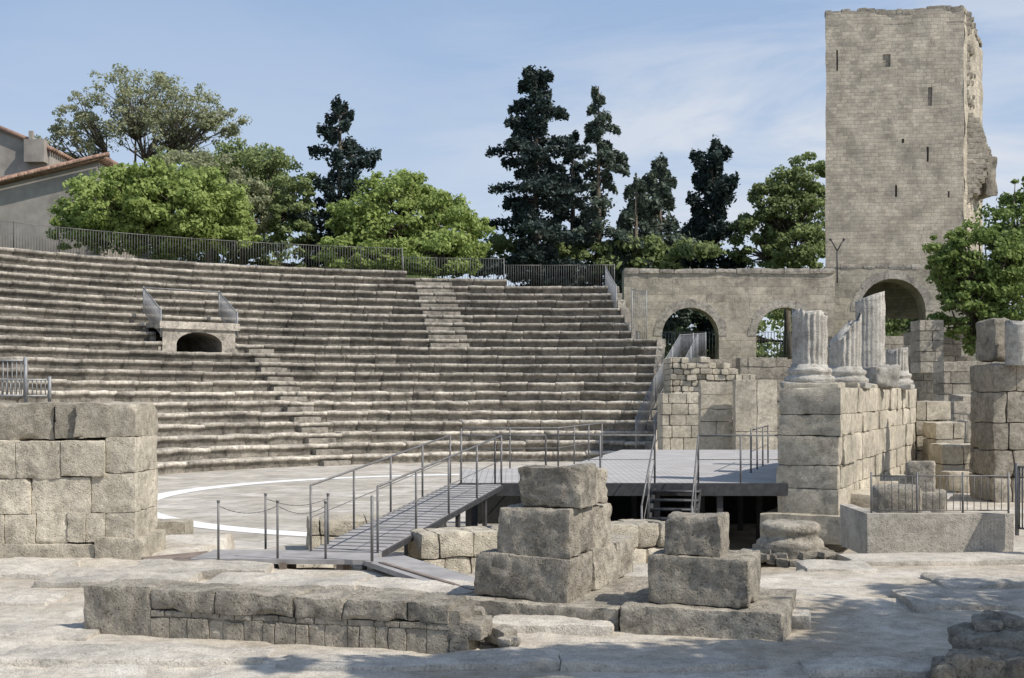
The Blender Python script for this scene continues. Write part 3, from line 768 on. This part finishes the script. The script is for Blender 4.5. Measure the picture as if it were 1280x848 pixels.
for k in range(26):
    s=(k+.5)/26; V=[rp(s-.003,-wr,.006),rp(s-.003,wr,.006),rp(s+.003,wr,.006),rp(s+.003,-wr,.006)]; mb.add(V,[(0,3,2,1)],1,2)
for s in(.3,.6,.85):
    for o in(-wr+.05,wr-.05): p=rp(s,o,-.1); pipe(mb,p,(p[0],p[1],-1),.05,mat=1)
for o in(-wr,wr):
    a=rp(0,o,-.06); b_=rp(1,o,-.06); pipe(mb,a,b_,.06,seg=4,mat=1)
mb.obj('access_ramp',[M_wood,M_dark,M_rail],smooth=False)
mb=MB()
rail(mb,[rp(0,-wr,0),rp(1,-wr,0)],1.0,1.6); rail(mb,[rp(.0,wr,0),rp(1,wr,0)],1.0,1.6)
mb.obj('ramp_railing',M_rail)
mb=MB()
def ribbon(pts,wd,th=.07,mat=0):
    for a,b_ in zip(pts[:-1],pts[1:]):
        a=np.array(a);b_=np.array(b_);d=(b_-a)[:2];L=np.linalg.norm(d);n_=np.array([-d[1],d[0],0])/L*wd/2
        V=[a-n_,a+n_,b_+n_,b_-n_]; V=V+[v-np.array([0,0,th]) for v in V]
        mb.add(V,[(0,3,2,1),(4,5,6,7),(0,1,5,4),(1,2,6,5),(2,3,7,6),(3,0,4,7)],1,mat)
ribbon([(X(250,19.3),19.5,.13),(X(470,19),19.2,.15)],1.1)
ribbon([(X(475,18.7),19.0,.145),(X(585,16.6),16.8,.06)],.75,mat=0)
ribbon([(X(175,18.8),19.1,.08),(X(262,19.3),19.5,.125)],.9,mat=1)
pipe(mb,(X(475,18.4),18.5,.1),(X(590,16.2),16.4,0.03),.06,seg=4,mat=1)
for u in(290,360,430): boxm(mb,(X(u,19.2),19.2,-.4),(.1,.9,1.0),0,1,1)
mb.obj('boardwalk',[M_wood,M_ply],smooth=False)
mb=MB(); up=Vector((0,0,1))
pl=[(273,18.9),(347,18.9),(407,18.8)]; pf=[(332,20.2),(410,20.2)]
for row in(pl,pf):
    P_=[Vector((X(u,y),y,.12)) for u,y in row]
    for p in P_: pipe(mb,p,p+up*.85,.02); pipe(mb,p+up*.85,p+up*.88,.028)
    for a,b_ in zip(P_[:-1],P_[1:]):
        prev=None
        for k in range(13):
            t=k/12; q=a.lerp(b_,t)+up*(.8-.45*(t*(1-t)))
            if prev: pipe(mb,prev,q,.007,seg=4)
            prev=q
p=Vector((X(465,18.5),18.5,.15)); pipe(mb,p,p+up*.95,.024)
mb.obj('chain_barrier',M_rail)
# ---------------- house left
hs=empty('tiled_roof_house'); Yh=84
mb=MB()
xr=X(122,Yh); xl=X(-120,Yh)
V=[(xl,Yh,5),(xr,Yh,5),(xr,Yh,Z(203,Yh)),(xl,Yh,Z(262,Yh)),(xl,Yh+12,5),(xr,Yh+12,5),(xr,Yh+12,Z(203,Yh)),(xl,Yh+12,Z(262,Yh))]
mb.add(V,[(0,1,2,3),(1,5,6,2),(3,2,6,7)],1)
gx=[X(-60,97),X(-5,97),X(62,97)]; gzv=[Z(185,97),Z(160,97),Z(188,97)]
mb.add([(gx[0],97,8),(gx[2],97,8),(gx[2],97,gzv[2]),(gx[1],97,gzv[1]),(gx[0],97,gzv[0]),(gx[2],108,8),(gx[2],108,gzv[2])],[(0,1,2,3,4),(1,5,6,2)],1.1)
boxm(mb,(X(42,96),96.5,Z(188,96)),(1.5,.9,1.7),0,1.1); boxm(mb,(X(36,96),96.5,Z(170,96)),(.3,.3,.9),0,.8)
mb.obj('walls',M_plaster,smooth=False,parent=hs)
mb=MB()
for k in range(26):
    y=Yh-.5+k*.48
    pipe(mb,(xr+.5,y,Z(197,Yh)),(xl,y,Z(256,Yh)),.2,seg=8,tint=random.uniform(.7,1.2))
for k in range(60):
    t=k/60; x=xr+.5+(xl-xr)*t; z=Z(197,Yh)+(Z(256,Yh)-Z(197,Yh))*t
    pipe(mb,(x,Yh-.62,z-.0),(x+.45,Yh-.62,z-.17+.28),.15,seg=7,tint=random.uniform(.6,1.3))
for k in range(20):
    y=96.8+k*.5
    pipe(mb,(gx[1],y,gzv[1]+.1),(gx[2]+.3,y,gzv[2]+.0),.19,seg=7,tint=random.uniform(.7,1.2)); pipe(mb,(gx[1],y,gzv[1]+.1),(gx[0],y,gzv[0]),.19,seg=7,tint=random.uniform(.7,1.2))
mt,nt,b=newmat('terracotta_tiles'); co=nt.nodes.new('ShaderNodeTexCoord').outputs['Object']
c=ramp(nt,noise(nt,co,3,5,.7),[(.3,(.20,.12,.09)),(.7,(.42,.28,.21))])
at=nt.nodes.new('ShaderNodeAttribute'); at.attribute_name='tint'; c=mix(nt,'MULTIPLY',1,c,at.outputs['Color']); nt.links.new(c,b.inputs['Base Color'])
mb.obj('roof',mt,parent=hs)
# ---------------- trees
def leaves(name,C,size,mat,norm=None,parent=None,asp=1.0):
    n=len(C); N_=rng.normal(size=(n,3))
    if norm is not None: N_=N_*.6+norm
    N_/=np.linalg.norm(N_,axis=1,keepdims=True)
    U=np.cross(N_,rng.normal(size=(n,3))); U/=np.linalg.norm(U,axis=1,keepdims=True); W=np.cross(N_,U)
    s=size*rng.uniform(.6,1.35,(n,1)); V=np.empty((n,4,3))
    V[:,0]=C-U*s*asp; V[:,1]=C-W*s*.6; V[:,2]=C+U*s*asp; V[:,3]=C+W*s*.6
    me=bpy.data.meshes.new(name); me.vertices.add(n*4); me.vertices.foreach_set('co',V.ravel())
    me.loops.add(n*4); me.loops.foreach_set('vertex_index',np.arange(n*4,dtype=np.int32))
    me.polygons.add(n); me.polygons.foreach_set('loop_start',np.arange(0,n*4,4,dtype=np.int32)); me.polygons.foreach_set('loop_total',np.full(n,4,dtype=np.int32))
    me.materials.append(mat); me.update(calc_edges=True)
    o=bpy.data.objects.new(name,me); sc.collection.objects.link(o); o.parent=parent; return o
def broad(name,base,blobs,mat,n=26000,size=.17,clump=.22,K=60,limbs=True,bw_=.35,lo=.35):
    root=empty(name); mb=MB(); Cs=[];Ns=[]
    base=Vector(base); bc=np.mean([b_[:3] for b_ in blobs],0); fork=base.lerp(Vector(bc),.55)
    fork.x=base.x+(bc[0]-base.x)*.3
    pipe(mb,base,fork,bw_,bw_*.65,8)
    vol=[b_[3]*b_[5] for b_ in blobs]; tot=sum(vol)
    for b_,v in zip(blobs,vol):
        k=max(6,int(K*v/tot*len(blobs)**.5)); c=np.array(b_[:3]);R=np.array(b_[3:6])
        d=rng.normal(size=(k,3)); d/=np.linalg.norm(d,axis=1,keepdims=True); rad=rng.uniform(lo,1.15,(k,1))**.5
        cc=c+d*R*rad*.93
        mids=fork.lerp(Vector(c),.6); pipe(mb,fork,mids,bw_*.5,bw_*.3,6)
        m_=int(n*v/tot/k)
        for q in range(k):
            cr=R.mean()*clump*rng.uniform(.5,1.6); mq=max(4,int(m_*(cr/(R.mean()*clump))**1.5))
            off=rng.normal(size=(mq,3)); off/=np.linalg.norm(off,axis=1,keepdims=True); off*=rng.uniform(.1,1.2,(mq,1))**.6
            off*=np.array([1.2,1.2,.7])*cr
            Cs.append(cc[q]+off); Ns.append(off/cr*.7+np.array([.25,-.1,.45]))
            if q%2==0 and limbs:
                e=Vector(cc[q]); mm=mids.lerp(e,.5)+Vector(rng.normal(size=3)*.3)
                pipe(mb,mids,mm,bw_*.25,bw_*.16,5); pipe(mb,mm,e,bw_*.16,bw_*.05,4)
    mb.obj('trunk',M_bark,parent=root)
    leaves('crown',np.concatenate(Cs),size,mat,np.concatenate(Ns),root)
    return root
def bl(u,v,Y,ru,rv,ry=None):
    s=Y/1600; return (X(u,Y),Y,Z(v,Y),ru*s,(ry or ru)*s,rv*s)
G=9.6
broad('plane_tree',(X(165,104),104,G),[bl(110,150,104,45,36),bl(170,122,104,62,42),bl(240,140,104,64,40),bl(85,185,104,52,26),bl(190,165,104,75,30),bl(272,150,103,32,24)],L_olive,19000,.12,clump=.13,K=170,lo=.05,bw_=.28)
broad('round_bush',(X(190,78),82,G),[bl(190,265,80,122,58,60),bl(150,255,79,70,48),bl(240,262,79,70,48),bl(190,235,80,62,32),bl(95,285,79,36,30),bl(285,292,79,38,26)],L_bright,36000,.15,clump=.15,K=220,bw_=.2)
broad('ash_tree',(X(300,96),96,G),[bl(290,235,97,60,50),bl(340,240,95,52,50),bl(310,205,98,55,30),bl(365,275,92,35,32),bl(240,215,99,50,30),bl(380,250,92,22,40)],L_mid,22000,.15,clump=.17,K=140)
broad('poplar_tree',(X(262,93),93,G),[bl(262,235,93,55,45),bl(300,262,92,50,40),bl(225,225,94,45,35)],L_olive,12000,.13,clump=.16,K=90)
broad('lime_tree',(X(510,90),90,G-.3),[bl(500,275,90,74,54),bl(560,290,89,54,48),bl(450,290,89,42,44),bl(500,238,91,46,24),bl(590,315,87,24,28),bl(540,320,87,75,28),bl(445,320,87,60,25)],L_bright,34000,.155,clump=.16,K=190)
broad('oak_tree',(X(985,104),104,4),[bl(990,260,104,45,55),bl(945,300,104,38,40),bl(1010,225,104,32,30),bl(1000,310,103,45,35),bl(960,248,104,28,22)],L_mid,20000,.17,clump=.18,K=120)
broad('chestnut_tree',(X(1245,62),62,.5),[bl(1225,330,62,62,55),bl(1280,300,63,55,60),bl(1210,390,61,45,50),bl(1265,390,61,60,60),bl(1190,320,61,34,32),bl(1290,240,63,26,22)],leafmat('park_leaves',(.12,.18,.045),(.27,.34,.11),.42),34000,.115,clump=.17,K=200)
broad('park_shrubs',(X(1120,112),112,4),[bl(1130,400,112,60,45),bl(1080,400,114,40,35),bl(870,420,110,60,40),bl(980,420,110,50,40),bl(1180,390,112,40,50)],L_mid,12000,.2,clump=.25,K=60)
broad('park_shrubs',(X(500,100),100,9),[bl(u,318+random.uniform(-6,8),100,50,24) for u in range(20,860,55)],L_mid,20000,.22,clump=.25,K=70,limbs=False)
def conifer(name,base,top,R,mat,n=26000,size=.2,nb=90,droop=.25,start=.12,sparse=0,pw=.8,flat=.18,wtop=0):
    root=empty(name); mb=MB(); base=Vector(base); Ht=top-base.z
    pipe(mb,base,(base.x,base.y,top),.35,.05,8)
    Cs=[]
    per=n//nb
    for k in range(nb):
        t=start+(1-start)*(k+random.random())/nb; t=min(t,.985)
        prof=(1-t)**pw
        if wtop: prof=max(prof*.85,wtop*math.sin(min(1,max(0,(1-t)*5))*1.57))
        lay=.72+.28*math.sin(t*38+base.x)
        L=R*prof*random.uniform(.55,1.15)*lay+.3; a=random.uniform(0,6.283)
        p0=np.array([base.x,base.y,base.z+Ht*t]); d=np.array([math.cos(a),math.sin(a),0])
        if random.random()<sparse: continue
        mq=int(per*(.5+L/R))
        s=rng.uniform(.08,1.05,mq)**.6
        lat=rng.normal(size=mq)*L*.16*(1.2-s*.75); z=s*L*.2-droop*L*s**2+rng.normal(size=mq)*flat*(1.2-s*.6)-rng.uniform(0,.3,mq)
        side=np.array([-d[1],d[0],0])
        Cs.append(p0+d*(s*L)[:,None]+side*lat[:,None]+np.array([0,0,1])*z[:,None])
        e=p0+d*L*.95+np.array([0,0,L*.21-droop*L*.9]); md=p0+d*L*.5+np.array([0,0,L*.11-droop*L*.25])
        pipe(mb,tuple(p0),tuple(md),.09,.06,4); pipe(mb,tuple(md),tuple(e),.06,.02,4)
    mb.obj('trunk',M_bark,parent=root)
    leaves('needles',np.concatenate(Cs),size,mat,np.array([0,0,.5]),root,asp=1.2)
conifer('cedar_tree',(X(670,97),97,G-.8),Z(88,97),5.6,L_con,38000,.16,130,.2,.0,pw=.45,flat=.22)
conifer('fir_tree',(X(748,100),100,G-.8),Z(108,100),5.2,L_con2,20000,.15,62,.42,.02,.1,pw=.7,flat=.16)
conifer('fir_tree',(X(716,103),103,G-.8),Z(165,103),4.2,L_con,12000,.17,50,.3,.0,.1,pw=.6)
conifer('cedar_tree',(X(425,93),93,G),Z(126,93),4.3,L_con,15000,.15,60,.05,.05,.1,pw=.5,flat=.25)
conifer('pine_tree',(X(825,102),102,6),Z(198,102),5.0,L_con2,22000,.17,80,.25,.05,pw=.55,flat=.25)
conifer('cedar_tree',(X(890,106),106,4),Z(178,106),3.8,L_con,26000,.18,90,.0,.1,pw=.4,flat=.35,wtop=.75)
conifer('pine_tree',(X(795,100),100,6),Z(225,100),4.2,L_con2,13000,.17,50,.3,.05,pw=.6,flat=.25)
broad('plane_tree',(15.5,9.2,0),[(11.2,11.2,7.2,2.0,1.9,1.4),(11.9,13.4,7.2,1.3,.8,.9),(12.6,9.2,8.4,2.2,2.0,1.5),(9.9,9.6,7.4,1.7,1.0,1.1),(8.2,9.2,7.4,1.6,.8,.9),(6.5,9.0,7.4,1.5,.6,.8),(4.9,8.9,7.5,1.3,.45,.6)],L_mid,21000,.10,clump=.3,K=90,bw_=.3)
broad('distant_trees',(0,190,5),[(x,190+random.uniform(-15,15),9+random.uniform(-2,3),14,8,6+random.uniform(-1,3)) for x in range(-100,120,18)],L_mid,16000,.65,clump=.3,K=120,limbs=False)
# ---------------- light, sky, camera
az=Vector((.89,-.46,0)).normalized(); el=math.radians(48)
sd=Vector((az.x*math.cos(el),az.y*math.cos(el),math.sin(el)))
L=bpy.data.lights.new('sun','SUN'); L.energy=4.5; L.angle=math.radians(.5); L.color=(1,.945,.865)
lo=bpy.data.objects.new('sun',L); lo.rotation_euler=sd.to_track_quat('Z','Y').to_euler(); sc.collection.objects.link(lo)
wd=bpy.data.worlds.new('World'); sc.world=wd; wd.use_nodes=True; nt=wd.node_tree
bg=nt.nodes['Background']; sky=nt.nodes.new('ShaderNodeTexSky'); sky.sky_type='NISHITA'; sky.sun_disc=False
sky.sun_elevation=el; sky.sun_rotation=math.atan2(az.x,az.y); sky.air_density=1.0; sky.dust_density=1.0; sky.ozone_density=1.2
bg.inputs['Strength'].default_value=.12
co=nt.nodes.new('ShaderNodeTexCoord').outputs['Generated']
sx_=nt.nodes.new('ShaderNodeSeparateXYZ'); nt.links.new(co,sx_.inputs[0])
mp=nt.nodes.new('ShaderNodeMapping'); mp.inputs['Scale'].default_value=(2.4,2.4,9); mp.inputs['Rotation'].default_value=(.0,.15,0); mp.inputs['Location'].default_value=(3.1,.4,1.7); nt.links.new(co,mp.inputs[0])
nz=noise(nt,mp.outputs[0],1.6,8,.6,.5)
cm=ramp(nt,nz,[(.38,0.0),(.60,1.0)])
side=ramp(nt,math_(nt,'ADD',math_(nt,'MULTIPLY',sx_.outputs['X'],1.8),.40),[(.25,.2),(.7,1.0)])
low=ramp(nt,sx_.outputs['Z'],[(.21,1.0),(.34,.12)])
cm=mix(nt,'MULTIPLY',1,cm,side); cm=mix(nt,'MULTIPLY',1,cm,low)
cm=mix(nt,'MULTIPLY',1,cm,(.8,.8,.8))
# atmospheric haze: pale near the horizon, thinning with height
hz=ramp(nt,sx_.outputs['Z'],[(.0,.9),(.32,.85),(.8,.3)])
hc=ramp(nt,sx_.outputs['Z'],[(.03,(.50,.60,.74)),(.3,(.30,.42,.625))])
sv=nt.nodes.new('ShaderNodeVectorMath'); sv.operation='SCALE'; nt.links.new(hc,sv.inputs[0]); sv.inputs['Scale'].default_value=9.8
c=mix(nt,'MIX',hz,sky.outputs[0],sv.outputs[0])
c=mix(nt,'MIX',cm,c,(6.4,6.6,7.0))
nt.links.new(c,bg.inputs['Color'])
cd=bpy.data.cameras.new('camera'); cd.lens=45; cd.sensor_width=36; cd.shift_y=66/1280; cd.clip_end=6000; cd.clip_start=.1
co_=bpy.data.objects.new('camera',cd); co_.location=(0,0,H); co_.rotation_euler=(math.radians(90),0,0); sc.collection.objects.link(co_); sc.camera=co_
